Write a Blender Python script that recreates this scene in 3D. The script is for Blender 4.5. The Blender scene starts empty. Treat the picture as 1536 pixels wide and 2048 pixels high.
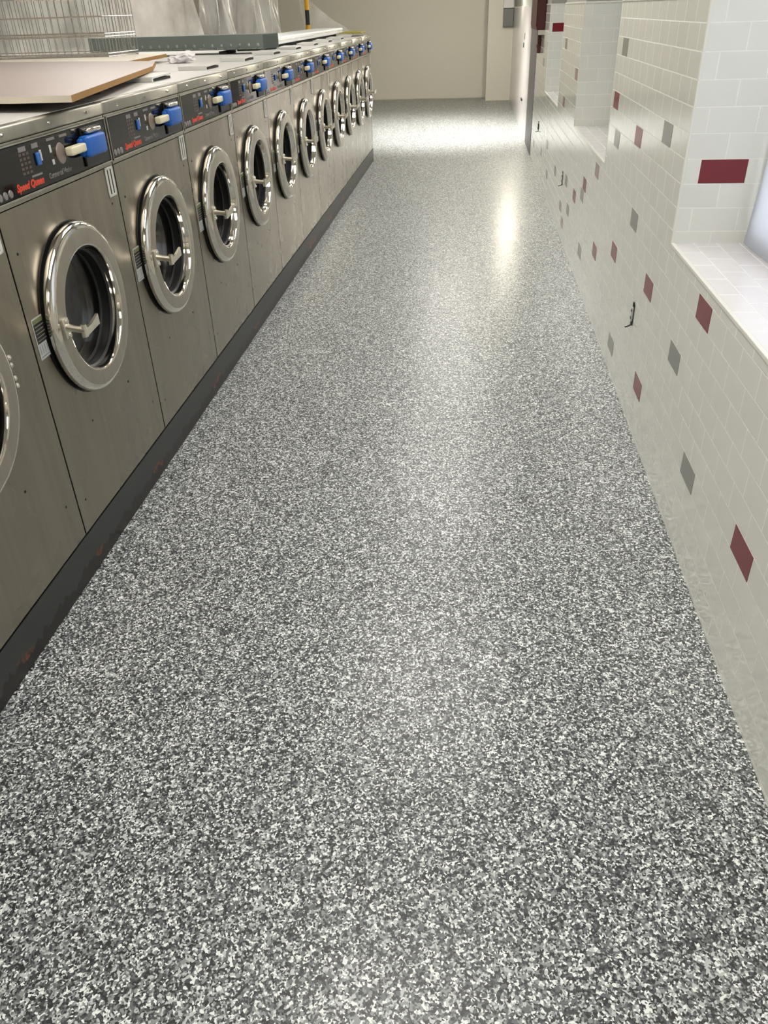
import bpy, bmesh, math, random
from mathutils import Vector, Matrix
random.seed(7)
C = bpy.context.scene.collection
S = bpy.context.scene
PI = math.pi

# ------------------------------------------------------------------ camera
CAM_H = 1.55
pitch, roll, yaw, FPX = 0.569644, 0.0334307, -0.1169488, 1560.78
cy_, sy_, cp_, sp_ = math.cos(yaw), math.sin(yaw), math.cos(pitch), math.sin(pitch)
Fv = Vector((sy_*cp_, cy_*cp_, -sp_)); Rv = Vector((cy_, -sy_, 0)); Dv = Fv.cross(Rv)
R2 = Rv*math.cos(roll) + Dv*math.sin(roll); D2 = -Rv*math.sin(roll) + Dv*math.cos(roll)
cam_d = bpy.data.cameras.new('camera'); cam = bpy.data.objects.new('camera', cam_d); C.objects.link(cam)
m3 = Matrix((R2, -D2, -Fv)).transposed()
cam.matrix_world = Matrix.Translation((0, 0, CAM_H)) @ m3.to_4x4()
cam_d.sensor_fit = 'VERTICAL'; cam_d.sensor_height = 36.0; cam_d.lens = FPX/2048*36.0
cam_d.clip_start = 0.05; cam_d.clip_end = 100
S.camera = cam

# ------------------------------------------------------------------ view, world
S.view_settings.view_transform = 'Standard'; S.view_settings.look = 'None'
S.view_settings.gamma = 1.0; S.view_settings.use_curve_mapping = False
S.view_settings.exposure = 0.0
w = bpy.data.worlds.new('world'); S.world = w; w.use_nodes = True
w.node_tree.nodes['Background'].inputs[0].default_value = (0.9, 0.92, 1.0, 1)
w.node_tree.nodes['Background'].inputs[1].default_value = 0.15

# ------------------------------------------------------------------ layout
XL = -1.205          # washer fronts
XR = 0.715           # tiled wall face
SEAM = 1.979; PITCH = 0.7665
ZB = 0.155           # plinth height
ZT = 1.33            # washer tops
CEIL = 2.9
YEND = 18.25
# ceiling lamps: (x, y, power factor)
LAMPS = [(-0.25, -1.2, 1.0), (-0.25, 1.6, 1.0), (-0.25, 4.4, 1.0), (-0.25, 7.2, 1.0), (-0.25, 10.2, 1.0), (-0.3, 13.6, 1.6),
         (-2.9, 2.5, 0.8), (-2.9, 7.0, 0.8)]
LAMP_STRENGTH = 8.3
SPOT_W = 1150.0

# ------------------------------------------------------------------ materials
def s2l(c):
    return tuple(((v/255)/12.92 if v/255 <= 0.04045 else ((v/255+0.055)/1.055)**2.4) for v in c)

def mat(name, rgb, rough=0.5, metal=0.0, **kw):
    m = bpy.data.materials.new(name); m.use_nodes = True
    b = m.node_tree.nodes['Principled BSDF']
    b.inputs['Base Color'].default_value = (*rgb, 1)
    b.inputs['Roughness'].default_value = rough
    b.inputs['Metallic'].default_value = metal
    for k, v in kw.items():
        b.inputs[k.replace('_', ' ')].default_value = v
    return m

class NT:
    def __init__(s, m): s.t = m.node_tree; s.b = s.t.nodes['Principled BSDF']; s.out = s.t.nodes['Material Output']
    def n(s, typ, **kw):
        x = s.t.nodes.new(typ)
        for k, v in kw.items():
            if k.startswith('i_'):
                key = k[2:].replace('_', ' ')
                x.inputs[int(key) if key.isdigit() else key].default_value = v
            else: setattr(x, k, v)
        return x
    def l(s, a, b): s.t.links.new(a, b)
    def ramp(s, fac, stops, interp='LINEAR'):
        r = s.t.nodes.new('ShaderNodeValToRGB'); r.color_ramp.interpolation = interp
        e = r.color_ramp.elements
        while len(e) < len(stops): e.new(0.5)
        for i, (p, c) in enumerate(stops):
            e[i].position = p; e[i].color = (*c, 1) if len(c) == 3 else c
        s.l(fac, r.inputs[0]); return r.outputs[0]
    def bump(s, h, strength=0.3, dist=0.002):
        bp = s.n('ShaderNodeBump'); bp.inputs['Strength'].default_value = strength
        bp.inputs['Distance'].default_value = dist; s.l(h, bp.inputs['Height']); s.l(bp.outputs[0], s.b.inputs['Normal'])
        return bp

def obj_coord(nt, scale=(1, 1, 1), loc=(0, 0, 0)):
    tc = nt.n('ShaderNodeTexCoord'); mp = nt.n('ShaderNodeMapping'); mp.inputs['Scale'].default_value = scale; mp.inputs['Location'].default_value = loc
    nt.l(tc.outputs['Object'], mp.inputs[0]); return mp.outputs[0]

# floor: flake epoxy
def make_floor_mat():
    m = mat('flake_epoxy', (0.3, 0.3, 0.3), 0.52, Coat_Weight=0.42, Coat_Roughness=0.25)
    nt = NT(m); co = obj_coord(nt)
    # slight domain warp makes the chips irregular
    ns = nt.n('ShaderNodeTexNoise'); ns.inputs['Scale'].default_value = 120; nt.l(co, ns.inputs['Vector'])
    sub = nt.n('ShaderNodeVectorMath', operation='MULTIPLY_ADD'); nt.l(ns.outputs['Color'], sub.inputs[0])
    sub.inputs[1].default_value = (0.006, 0.006, 0); nt.l(co, sub.inputs[2])
    v1 = nt.n('ShaderNodeTexVoronoi'); v1.voronoi_dimensions = '2D'; v1.inputs['Scale'].default_value = 155; nt.l(sub.outputs[0], v1.inputs['Vector'])
    sp = nt.n('ShaderNodeSeparateColor'); nt.l(v1.outputs['Color'], sp.inputs[0])
    cols = [(0, s2l((24, 26, 28))), (0.20, s2l((60, 63, 66))), (0.38, s2l((98, 102, 104))), (0.56, s2l((140, 144, 144))), (0.72, s2l((192, 196, 195))), (0.88, s2l((240, 243, 241)))]
    c1 = nt.ramp(sp.outputs[0], cols, 'CONSTANT')
    v2 = nt.n('ShaderNodeTexVoronoi'); v2.voronoi_dimensions = '2D'; v2.inputs['Scale'].default_value = 270; nt.l(sub.outputs[0], v2.inputs['Vector'])
    sp2 = nt.n('ShaderNodeSeparateColor'); nt.l(v2.outputs['Color'], sp2.inputs[0])
    c2 = nt.ramp(sp2.outputs[1], cols, 'CONSTANT')
    mk = nt.ramp(sp2.outputs[2], [(0, (0, 0, 0)), (0.55, (1, 1, 1))], 'CONSTANT')
    mx = nt.n('ShaderNodeMix', data_type='RGBA'); nt.l(mk, mx.inputs['Factor']); nt.l(c1, mx.inputs['A']); nt.l(c2, mx.inputs['B'])
    nt.l(mx.outputs['Result'], nt.b.inputs['Base Color'])
    n2 = nt.n('ShaderNodeTexNoise'); n2.inputs['Scale'].default_value = 90; nt.l(co, n2.inputs['Vector'])
    nt.bump(n2.outputs['Fac'], 0.12, 0.001)
    n4 = nt.n('ShaderNodeTexNoise'); n4.inputs['Scale'].default_value = 22; n4.inputs['Detail'].default_value = 1; nt.l(co, n4.inputs['Vector'])
    cbp = nt.n('ShaderNodeBump'); cbp.inputs['Strength'].default_value = 0.7; cbp.inputs['Distance'].default_value = 0.0022
    nt.l(n4.outputs['Fac'], cbp.inputs['Height']); nt.l(cbp.outputs[0], nt.b.inputs['Coat Normal'])
    return m

def make_tile_mat(name, ua, va, uo, vo, tile=(225, 226, 217), grout=(238, 238, 230)):
    """glazed subway tile; ua/va = object axes used, uo/vo = offsets"""
    m = mat(name, s2l(tile), 0.12, Coat_Weight=0.3, Coat_Roughness=0.05); nt = NT(m)
    tc = nt.n('ShaderNodeTexCoord'); sx = nt.n('ShaderNodeSeparateXYZ'); nt.l(tc.outputs['Object'], sx.inputs[0])
    cb = nt.n('ShaderNodeCombineXYZ')
    for i, (ax, of) in enumerate(((ua, uo), (va, vo))):
        ad = nt.n('ShaderNodeMath', operation='ADD'); nt.l(sx.outputs[ax], ad.inputs[0]); ad.inputs[1].default_value = of
        nt.l(ad.outputs[0], cb.inputs[i])
    br = nt.n('ShaderNodeTexBrick'); nt.l(cb.outputs[0], br.inputs['Vector'])
    br.inputs['Scale'].default_value = 1; br.inputs['Mortar Size'].default_value = 0.0021
    br.inputs['Mortar Smooth'].default_value = 0.25; br.inputs['Brick Width'].default_value = 0.156
    br.inputs['Row Height'].default_value = 0.078; br.inputs['Bias'].default_value = 0
    br.inputs['Color1'].default_value = (*s2l(tile), 1)
    br.inputs['Color2'].default_value = (*s2l((tile[0]-4, tile[1]-5, tile[2]-4)), 1)
    br.inputs['Mortar'].default_value = (*s2l(grout), 1)
    nt.l(br.outputs['Color'], nt.b.inputs['Base Color'])
    rr = nt.ramp(br.outputs['Fac'], [(0, (0.1,)*3), (1, (0.6,)*3)]); nt.l(rr, nt.b.inputs['Roughness'])
    n2 = nt.n('ShaderNodeTexNoise'); n2.inputs['Scale'].default_value = 9; nt.l(tc.outputs['Object'], n2.inputs['Vector'])
    mm = nt.n('ShaderNodeMath', operation='MULTIPLY_ADD'); nt.l(br.outputs['Fac'], mm.inputs[0]); mm.inputs[1].default_value = -0.5; nt.l(n2.outputs['Fac'], mm.inputs[2])
    nt.bump(mm.outputs[0], 0.5, 0.0022)
    return m

def make_steel(name, rgb, rough=0.3, aniso_bump=True):
    m = mat(name, rgb, rough, 1.0); nt = NT(m)
    co = obj_coord(nt, (1, 3, 3), (0.371, 0.2, 0.1))
    n1 = nt.n('ShaderNodeTexNoise'); n1.inputs['Scale'].default_value = 1.6; n1.inputs['Detail'].default_value = 1; nt.l(co, n1.inputs['Vector'])
    rr = nt.ramp(n1.outputs['Fac'], [(0.3, (rough-0.05,)*3), (0.75, (rough+0.05,)*3)]); nt.l(rr, nt.b.inputs['Roughness'])
    # vertical smears / cleaning streaks
    co2 = obj_coord(nt, (1, 22, 0.8), (0.433, 0.3, 0.2))
    n2 = nt.n('ShaderNodeTexNoise'); n2.inputs['Scale'].default_value = 1.2; n2.inputs['Detail'].default_value = 2; nt.l(co2, n2.inputs['Vector'])
    c = nt.ramp(n2.outputs['Fac'], [(0.3, tuple(v*0.92 for v in rgb)), (0.7, tuple(min(1, v*1.06) for v in rgb))]); nt.l(c, nt.b.inputs['Base Color'])
    if aniso_bump:
        tg = nt.n('ShaderNodeCombineXYZ'); tg.inputs[2].default_value = 1.0; nt.l(tg.outputs[0], nt.b.inputs['Tangent'])
        nt.b.inputs['Anisotropic'].default_value = 0.85
    return m

M = {}
M['floor'] = make_floor_mat()
UO, BASE, TP, TW = 0.062, 0.87, 0.078, 0.156
M['tile_x'] = make_tile_mat('white_tile', 1, 2, -UO + TW*20, -BASE + TP*20)
M['tile_y'] = make_tile_mat('white_tile_reveal', 0, 2, -0.845 + TW*20, -BASE + TP*20)
M['tile_z'] = make_tile_mat('white_tile_sill', 1, 0, TW*20, -0.791 + TP*20, tile=(228, 225, 224), grout=(236, 233, 232))
M['red_tile'] = mat('red_tile', s2l((116, 16, 28)), 0.22)
M['grey_tile'] = mat('grey_tile', s2l((132, 132, 125)), 0.22)
M['pink_tile'] = mat('dusky_tile', s2l((146, 112, 110)), 0.15)
M['tile_trim'] = mat('white_edge_trim', s2l((228, 226, 218)), 0.2)
M['paint_beige'] = mat('beige_paint', s2l((226, 221, 208)), 0.5)
M['paint_grey'] = mat('grey_paint', s2l((150, 150, 142)), 0.6)
M['ceil'] = mat('ceiling_paint', s2l((215, 214, 208)), 0.8)
M['frame_grey'] = mat('grey_metal_paint', s2l((108, 104, 106)), 0.4)
M['steel'] = make_steel('brushed_steel', (0.33, 0.298, 0.245), 0.29)
M['steel_lid'] = make_steel('steel_edge', (0.42, 0.40, 0.345), 0.36)
M['top'] = mat('washer_top_paint', s2l((206, 204, 200)), 0.35)
M['ring'] = make_steel('satin_ring', (0.40, 0.37, 0.31), 0.38, True)
M['chrome'] = mat('polished_steel', (0.72, 0.68, 0.62), 0.07, 1.0)
M['cast'] = mat('cast_handle_metal', (0.80, 0.76, 0.67), 0.30, 1.0)
M['black'] = mat('black_rubber', (0.008, 0.008, 0.008), 0.4)
M['gap'] = mat('dark_gap', (0.012, 0.011, 0.010), 0.8)
M['glass'] = mat('door_glass', (0.9, 0.9, 0.9), 0.02, 0.0, Transmission_Weight=1.0, IOR=1.28)
M['drum'] = mat('drum_steel', (0.045, 0.044, 0.042), 0.35, 1.0)
M['panel'] = mat('control_overlay', s2l((18, 17, 16)), 0.3, 0.0, Coat_Weight=1.0, Coat_Roughness=0.05, Specular_IOR_Level=0.0, Coat_IOR=1.4)
M['panel_print'] = mat('grey_print', s2l((122, 118, 115)), 0.4)
M['panel_brown'] = mat('brown_print', s2l((84, 68, 62)), 0.4)
M['panel_red'] = mat('red_print', s2l((205, 62, 38)), 0.4)
M['blue_btn'] = mat('blue_print', s2l((38, 98, 170)), 0.35)
M['silver'] = mat('silver_print', s2l((190, 190, 186)), 0.3)
M['dial'] = mat('dial_face', s2l((130, 116, 108)), 0.35)
M['blue'] = mat('blue_plastic', s2l((22, 92, 178)), 0.42)
M['cream'] = mat('cream_plastic', s2l((222, 214, 184)), 0.4)
M['white_pl'] = mat('grey_white_plastic', s2l((206, 204, 198)), 0.35)
M['lab_black'] = mat('label_black', s2l((30, 30, 26)), 0.5)
M['lab_white'] = mat('label_white', s2l((182, 184, 184)), 0.45)
M['lab_green'] = mat('label_band', s2l((110, 116, 72)), 0.45)

def make_plinth():
    m = mat('dark_painted_plinth', s2l((58, 58, 58)), 0.42); nt = NT(m)
    co = obj_coord(nt, (1, 1, 1))
    n1 = nt.n('ShaderNodeTexNoise'); n1.inputs['Scale'].default_value = 3.2; n1.inputs['Detail'].default_value = 7; nt.l(co, n1.inputs['Vector'])
    sx = nt.n('ShaderNodeSeparateXYZ'); nt.l(co, sx.inputs[0])
    # rust blooms low on the plinth
    zr = nt.n('ShaderNodeMapRange'); zr.inputs['From Min'].default_value = 0.01; zr.inputs['From Max'].default_value = 0.11; zr.inputs['To Min'].default_value = 0.10; zr.inputs['To Max'].default_value = -0.16
    nt.l(sx.outputs[2], zr.inputs[0])
    ad = nt.n('ShaderNodeMath', operation='ADD'); nt.l(n1.outputs['Fac'], ad.inputs[0]); nt.l(zr.outputs[0], ad.inputs[1])
    k = nt.ramp(ad.outputs[0], [(0.53, (0, 0, 0)), (0.59, (1, 1, 1))])
    n2 = nt.n('ShaderNodeTexNoise'); n2.inputs['Scale'].default_value = 60; nt.l(co, n2.inputs['Vector'])
    rust = nt.ramp(n2.outputs['Fac'], [(0.35, s2l((44, 26, 16))), (0.6, s2l((122, 70, 34)))])
    # black sealant, ragged, along the floor
    n3 = nt.n('ShaderNodeTexNoise'); n3.inputs['Scale'].default_value = 28; nt.l(obj_coord(nt, (1, 1, 0.2)), n3.inputs['Vector'])
    t = nt.n('ShaderNodeMath', operation='MULTIPLY_ADD'); nt.l(n3.outputs['Fac'], t.inputs[0]); t.inputs[1].default_value = -0.088; nt.l(sx.outputs[2], t.inputs[2])
    tar = nt.ramp(t.outputs[0], [(0.0, (1, 1, 1)), (0.004, (0, 0, 0))])
    mx = nt.n('ShaderNodeMix', data_type='RGBA'); nt.l(k, mx.inputs['Factor']); mx.inputs['A'].default_value = (*s2l((50, 51, 51)), 1); nt.l(rust, mx.inputs['B'])
    mx2 = nt.n('ShaderNodeMix', data_type='RGBA'); nt.l(tar, mx2.inputs['Factor']); nt.l(mx.outputs['Result'], mx2.inputs['A']); mx2.inputs['B'].default_value = (0.012, 0.010, 0.009, 1)
    nt.l(mx2.outputs['Result'], nt.b.inputs['Base Color'])
    return m
M['plinth'] = make_plinth()

def make_film(name, alpha=0.35, col=(0.85, 0.84, 0.80)):
    m = mat(name, col, 0.22); nt = NT(m)
    tr = nt.n('ShaderNodeBsdfTransparent'); tr.inputs[0].default_value = (0.96, 0.96, 0.95, 1)
    mx = nt.n('ShaderNodeMixShader')
    co = obj_coord(nt, (1, 1.6, 0.7)); n1 = nt.n('ShaderNodeTexNoise'); n1.inputs['Scale'].default_value = 3.5; n1.inputs['Detail'].default_value = 5; nt.l(co, n1.inputs['Vector'])
    f = nt.n('ShaderNodeMapRange'); f.inputs['From Min'].default_value = 0.3; f.inputs['From Max'].default_value = 0.75
    f.inputs['To Min'].default_value = alpha*0.6; f.inputs['To Max'].default_value = min(1, alpha*1.5); nt.l(n1.outputs['Fac'], f.inputs[0])
    nt.l(f.outputs[0], mx.inputs[0]); nt.l(tr.outputs[0], mx.inputs[1]); nt.l(nt.b.outputs[0], mx.inputs[2]); nt.l(mx.outputs[0], nt.out.inputs[0])
    return m
M['film'] = make_film('clear_film')
M['film_dense'] = make_film('milky_film', 0.5, (0.8, 0.78, 0.73))

def make_emit(name, rgb, s):
    m = mat(name, rgb, 0.6); b = m.node_tree.nodes['Principled BSDF']
    b.inputs['Emission Color'].default_value = (*rgb, 1); b.inputs['Emission Strength'].default_value = s
    return m

def galv():
    m = mat('galvanised_metal', s2l((120, 128, 124)), 0.3, 0.9); nt = NT(m)
    v = nt.n('ShaderNodeTexVoronoi'); v.inputs['Scale'].default_value = 40; nt.l(obj_coord(nt), v.inputs['Vector'])
    sp = nt.n('ShaderNodeSeparateColor'); nt.l(v.outputs['Color'], sp.inputs[0])
    c = nt.ramp(sp.outputs[0], [(0, s2l((128, 138, 134))), (1, s2l((164, 172, 168)))]); nt.l(c, nt.b.inputs['Base Color'])
    return m
M['galv'] = galv()
M['galv_dull'] = mat('dull_zinc', s2l((124, 132, 128)), 0.45, 0.4)
M['shiny'] = mat('glare_white_foil', (0.96, 0.97, 0.96), 0.3, 0.15)  # lamp glare on the foil put into a near-white base colour
M['chip'] = mat('raw_particle_board', s2l((158, 118, 66)), 0.8)
M['mauve'] = mat('mauve_laminate', s2l((172, 156, 150)), 0.35)
M['ivory'] = mat('ivory_edge_band', s2l((224, 214, 194)), 0.4)
M['wire'] = mat('chrome_wire', (0.55, 0.53, 0.52), 0.2, 1.0)
M['paper'] = mat('white_paper', s2l((236, 232, 234)), 0.7)
M['brown'] = mat('brown_painted_metal', s2l((96, 72, 66)), 0.5)
M['taupe'] = mat('taupe_panel', s2l((120, 108, 96)), 0.5)
M['yellow'] = mat('yellow_paint', s2l((214, 160, 30)), 0.4)
M['olive'] = mat('yellow_green_plastic', s2l((150, 140, 32)), 0.4)
M['dkred'] = mat('dark_red_enamel', s2l((66, 6, 12)), 0.4)
M['white_panel'] = mat('glossy_white_panel', s2l((226, 220, 220)), 0.16)
_n = NT(M['white_panel']); _t = _n.n('ShaderNodeTexNoise'); _t.inputs['Scale'].default_value = 3; _n.l(obj_coord(_n, (1, 2, 1)), _t.inputs['Vector']); _n.bump(_t.outputs['Fac'], 0.6, 0.01)
M['blue_white'] = mat('cool_white_sheet', s2l((234, 237, 243)), 0.4)
_n = NT(M['blue_white']); _t = _n.n('ShaderNodeBsdfTranslucent'); _t.inputs[0].default_value = (0.92, 0.94, 0.97, 1); _m = _n.n('ShaderNodeMixShader'); _m.inputs[0].default_value = 0.45
_n.l(_n.b.outputs[0], _m.inputs[1]); _n.l(_t.outputs[0], _m.inputs[2]); _n.l(_m.outputs[0], _n.out.inputs[0])
M['caulk'] = mat('white_caulk', s2l((224, 220, 204)), 0.5)
M['grey_box'] = mat('grey_enamel', s2l((112, 114, 112)), 0.45)

# ------------------------------------------------------------------ mesh helpers
def obj(name, bm, m, parent=None, smooth=False, loc=None):
    me = bpy.data.meshes.new(name)
    bmesh.ops.recalc_face_normals(bm, faces=bm.faces[:])
    bm.to_mesh(me); bm.free()
    o = bpy.data.objects.new(name, me); C.objects.link(o)
    for mm in (m if isinstance(m, (list, tuple)) else [m]): me.materials.append(mm)
    if smooth:
        for p in me.polygons: p.use_smooth = True
        try: me.set_sharp_from_angle(angle=math.radians(35))
        except Exception: pass
    if parent: o.parent = parent
    if loc: o.location = loc
    return o

def box(bm, x0, x1, y0, y1, z0, z1, bev=0.0, mi=0, seg=2):
    t = bmesh.new()
    vs = [t.verts.new((x, y, z)) for x in (x0, x1) for y in (y0, y1) for z in (z0, z1)]
    for f in ((0, 1, 3, 2), (4, 6, 7, 5), (0, 4, 5, 1), (2, 3, 7, 6), (0, 2, 6, 4), (1, 5, 7, 3)): t.faces.new([vs[i] for i in f])
    bmesh.ops.recalc_face_normals(t, faces=t.faces[:])
    if bev > 0: bmesh.ops.bevel(t, geom=t.edges[:], offset=bev, segments=seg, affect='EDGES', profile=0.5)
    merge(bm, t, mi)

def merge(bm, t, mi=0, mtx=None):
    mp = {}
    for v in t.verts: mp[v] = bm.verts.new(mtx @ v.co if mtx else v.co)
    for f in t.faces:
        try:
            nf = bm.faces.new([mp[v] for v in f.verts]); nf.material_index = mi or f.material_index; nf.smooth = f.smooth
        except ValueError: pass
    t.free()

def tube(bm, pts, r, n=8, mi=0, cap=True):
    pts = [Vector(p) for p in pts]; rings = []
    for i, p in enumerate(pts):
        d = (pts[min(i+1, len(pts)-1)] - pts[max(i-1, 0)]).normalized()
        a = d.cross(Vector((0, 0, 1)))
        if a.length < 1e-3: a = d.cross(Vector((1, 0, 0)))
        a.normalize(); b = d.cross(a); rr = r[i] if isinstance(r, (list, tuple)) else r
        rings.append([bm.verts.new(p + a*rr*math.cos(2*PI*k/n) + b*rr*math.sin(2*PI*k/n)) for k in range(n)])
    for A, B in zip(rings, rings[1:]):
        for k in range(n):
            f = bm.faces.new((A[k], A[(k+1) % n], B[(k+1) % n], B[k])); f.material_index = mi
    if cap:
        for R in (rings[0], rings[-1]):
            f = bm.faces.new(R); f.material_index = mi

def lathe_x(bm, prof, cy, cz, n=64, mi=0, closed=False, mis=None):
    """profile [(x, r)] revolved about the x axis through (cy, cz)"""
    rings = []
    for x, r in prof:
        if r < 1e-6: rings.append([bm.verts.new((x, cy, cz))])
        else: rings.append([bm.verts.new((x, cy + r*math.cos(2*PI*k/n), cz + r*math.sin(2*PI*k/n))) for k in range(n)])
    prs = list(zip(rings, rings[1:]))
    if closed: prs.append((rings[-1], rings[0]))
    for i, (A, B) in enumerate(prs):
        for k in range(n):
            a, a2 = A[k % len(A)], A[(k+1) % len(A)]; b, b2 = B[k % len(B)], B[(k+1) % len(B)]
            vs = []
            for v in (a, a2, b2, b):
                if v not in vs: vs.append(v)
            if len(vs) > 2:
                f = bm.faces.new(vs); f.material_index = mis[i] if mis else mi

def text_mesh(bm, s, size, mtx, mi=0, shear=0.0, bold=0.0, sx=1.0):
    cu = bpy.data.curves.new('lettering', 'FONT'); cu.body = s; cu.size = size; cu.shear = shear; cu.offset = bold; cu.extrude = 0.0004; cu.resolution_u = 3
    o = bpy.data.objects.new('lettering', cu); C.objects.link(o)
    dg = bpy.context.evaluated_depsgraph_get(); me = bpy.data.meshes.new_from_object(o.evaluated_get(dg))
    t = bmesh.new(); t.from_mesh(me)
    bpy.data.objects.remove(o); bpy.data.curves.remove(cu); bpy.data.meshes.remove(me)
    merge(bm, t, mi, mtx @ Matrix.Diagonal((sx, 1, 1, 1)))

def pieces(name, bm, m, parent, smooth=False):
    """every loose piece of bm becomes a part of its own"""
    left = set(bm.verts); out = []
    while left:
        st = [next(iter(left))]; isl = set(st)
        while st:
            v = st.pop()
            for e in v.link_edges:
                q = e.other_vert(v)
                if q not in isl: isl.add(q); st.append(q)
        left -= isl; t = bmesh.new(); mp = {v: t.verts.new(v.co) for v in isl}
        fs = {f for v in isl for f in v.link_faces}
        for f in fs: t.faces.new([mp[v] for v in f.verts])
        out.append(obj(name, t, m, parent, smooth))
    bm.free(); return out

def label(o, text, cat, group=None):
    o['label'] = text; o['category'] = cat
    if group: o['group'] = group
    return o

def thing(name, text, cat, loc=(0, 0, 0), rotz=0, group=None):
    o = bpy.data.objects.new(name, None); C.objects.link(o); o.location = loc; o.rotation_euler = (0, 0, rotz)
    o.empty_display_size = 0.1
    return label(o, text, cat, group)

def struct(name, bm, m, **kw):
    o = obj(name, bm, m, **kw); o['kind'] = 'structure'; return o

# ------------------------------------------------------------------ the room
XFAR = -4.6; YB = -3.0
bm = bmesh.new(); box(bm, XFAR, 1.3, YB, YEND+0.3, -0.1, 0); struct('floor', bm, M['floor'])
bm = bmesh.new(); box(bm, XFAR, 1.3, YB, YEND+0.3, CEIL, CEIL+0.1); struct('ceiling', bm, M['ceil'])
bm = bmesh.new(); box(bm, XFAR-0.15, XFAR, YB, YEND+0.3, 0, CEIL); struct('wall_left', bm, M['paint_grey'])
bm = bmesh.new(); box(bm, XFAR, 1.3, YB-0.15, YB, 0, CEIL); struct('wall_near', bm, M['paint_beige'])
bm = bmesh.new(); box(bm, XFAR, 1.3, YEND, YEND+0.15, 0, CEIL); struct('wall_far', bm, M['paint_beige'])
bm = bmesh.new(); box(bm, 0.235, 1.3, 17.7, YEND, 0, CEIL, 0.004); struct('wall_pilaster', bm, M['paint_beige'])
bm = bmesh.new()
box(bm, XFAR, 0.235, YEND-0.012, YEND, 0.012, 0.03); box(bm, 0.232, XR, 17.69, 17.7, 0.0, 0.018)
struct('baseboard_far', bm, M['caulk'])

# tiled wall with window recesses --------------------------------------------
SILL = 0.829; REV = 0.965; TT = 1.562
WIN = [(1.36, 2.935), (4.66, 6.25), (7.58, 9.06)]
WY0, WY1 = YB, 10.66
def quad(bm, vs, mi=0):
    f = bm.faces.new([bm.verts.new(v) for v in vs]); f.material_index = mi
bm = bmesh.new()
# material slots: 0 tile_x 1 tile_y 2 tile_z 3 red 4 grey 5 pink 6 trim 7 paint
cuts = [WY0]
for a, b in WIN: cuts += [a, b]
cuts.append(WY1)
quad(bm, [(XR, WY0, 0), (XR, WY1, 0), (XR, WY1, SILL), (XR, WY0, SILL)], 0)
for i in range(0, len(cuts), 2):
    a, b = cuts[i], cuts[i+1]
    quad(bm, [(XR, a, SILL), (XR, b, SILL), (XR, b, TT), (XR, a, TT)], 0)
    quad(bm, [(XR+0.006, a, TT), (XR+0.006, b, TT), (XR+0.006, b, CEIL), (XR+0.006, a, CEIL)], 7)
    box(bm, XR-0.004, XR+0.02, a, b, TT-0.003, TT+0.009, 0.003, mi=6)
    for yy in (a, b):
        if yy in (WY0,): continue
        if yy == WY1:
            quad(bm, [(XR, yy, 0), (XR+0.5, yy, 0), (XR+0.5, yy, CEIL), (XR, yy, CEIL)], 7); continue
        quad(bm, [(XR, yy, SILL), (REV+0.2, yy, SILL), (REV+0.2, yy, TT), (XR, yy, TT)], 1)
        quad(bm, [(XR+0.006, yy, TT), (REV+0.2, yy, TT), (REV+0.2, yy, CEIL), (XR+0.006, yy, CEIL)], 7)
        sgn = 1 if yy == a else -1
        box(bm, XR+0.002, REV+0.2, min(yy, yy-sgn*0.005), max(yy, yy-sgn*0.005), TT-0.003, TT+0.009, 0.002, mi=6)
for a, b in WIN:
    quad(bm, [(XR, a, SILL), (XR, b, SILL), (REV+0.2, b, SILL), (REV+0.2, a, SILL)], 2)
    box(bm, XR-0.0025, XR+0.012, a, b, SILL-0.010, SILL+0.0025, 0.002, mi=6)
    for yy, sg in ((a, -1), (b, 1)):       # bullnose corners
        box(bm, XR-0.0015, XR+0.007, min(yy-sg*0.0015, yy+sg*0.007), max(yy-sg*0.0015, yy+sg*0.007), SILL, TT, 0.0012, mi=6)
# accent tiles: (row-centre height, position along the wall, colour)
ACC = [(1.701, .358, 3), (2.252, .275, 4), (2.632, .51, 4), (3.122, .188, 3), (3.84, .11, 4), (2.416, .741, 3), (3.183, .587, 3), (4.056, .498, 3),
       (3.655, .738, 4), (4.681, .339, 3), (5.304, .188, 4), (5.389, .574, 3), (5.469, .498, 4), (5.848, .42, 3), (4.929, .735, 5), (6.175, .27, 4),
       (6.435, .116, 5), (6.641, .19, 5), (6.387, .475, 4), (7.312, .355, 4), (8.047, .2, 4), (8.933, .265, 4), (8.264, .42, 4), (10.11, .19, 4),
       (4.515, 1.139, 3), (3.787, 1.062, 3), (3.231, 1.142, 4), (4.357, .98, 4), (4.401, 1.377, 4), (6.391, 1.14, 5), (7.054, .905, 5), (7.246, 1.29, 4), (9.489, 1.065, 4)]
for y, z, mi in ACC:
    k = round((z-BASE)/TP-0.5); zc = BASE+(k+0.5)*TP
    n = round((y-UO)/TW + (0.5 if k % 2 else 0)); yc = UO+(n-(0.5 if k % 2 else 0))*TW
    if abs(yc-y) > 0.05: yc = y + (0.03 if yc > y else -0.03) if y > 5 else yc
    box(bm, XR-0.0012, XR+0.004, yc-TW/2+0.002, yc+TW/2-0.002, zc-TP/2+0.002, zc+TP/2-0.002, mi=mi)
zc = BASE+2.5*TP; box(bm, 0.845-0.076, 0.845+0.076, 2.9337, 2.94, zc-0.037, zc+0.037, mi=3)
zc = BASE+6.5*TP; box(bm, 0.745, 0.895, 9.0587, 9.065, zc-0.037, zc+0.037, mi=3)
me_mats = [M['tile_x'], M['tile_y'], M['tile_z'], M['red_tile'], M['grey_tile'], M['pink_tile'], M['tile_trim'], M['paint_grey']]
me = bpy.data.meshes.new('wall_right'); bm.to_mesh(me); bm.free()
wr = bpy.data.objects.new('wall_right', me); C.objects.link(wr); wr['kind'] = 'structure'
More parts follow.
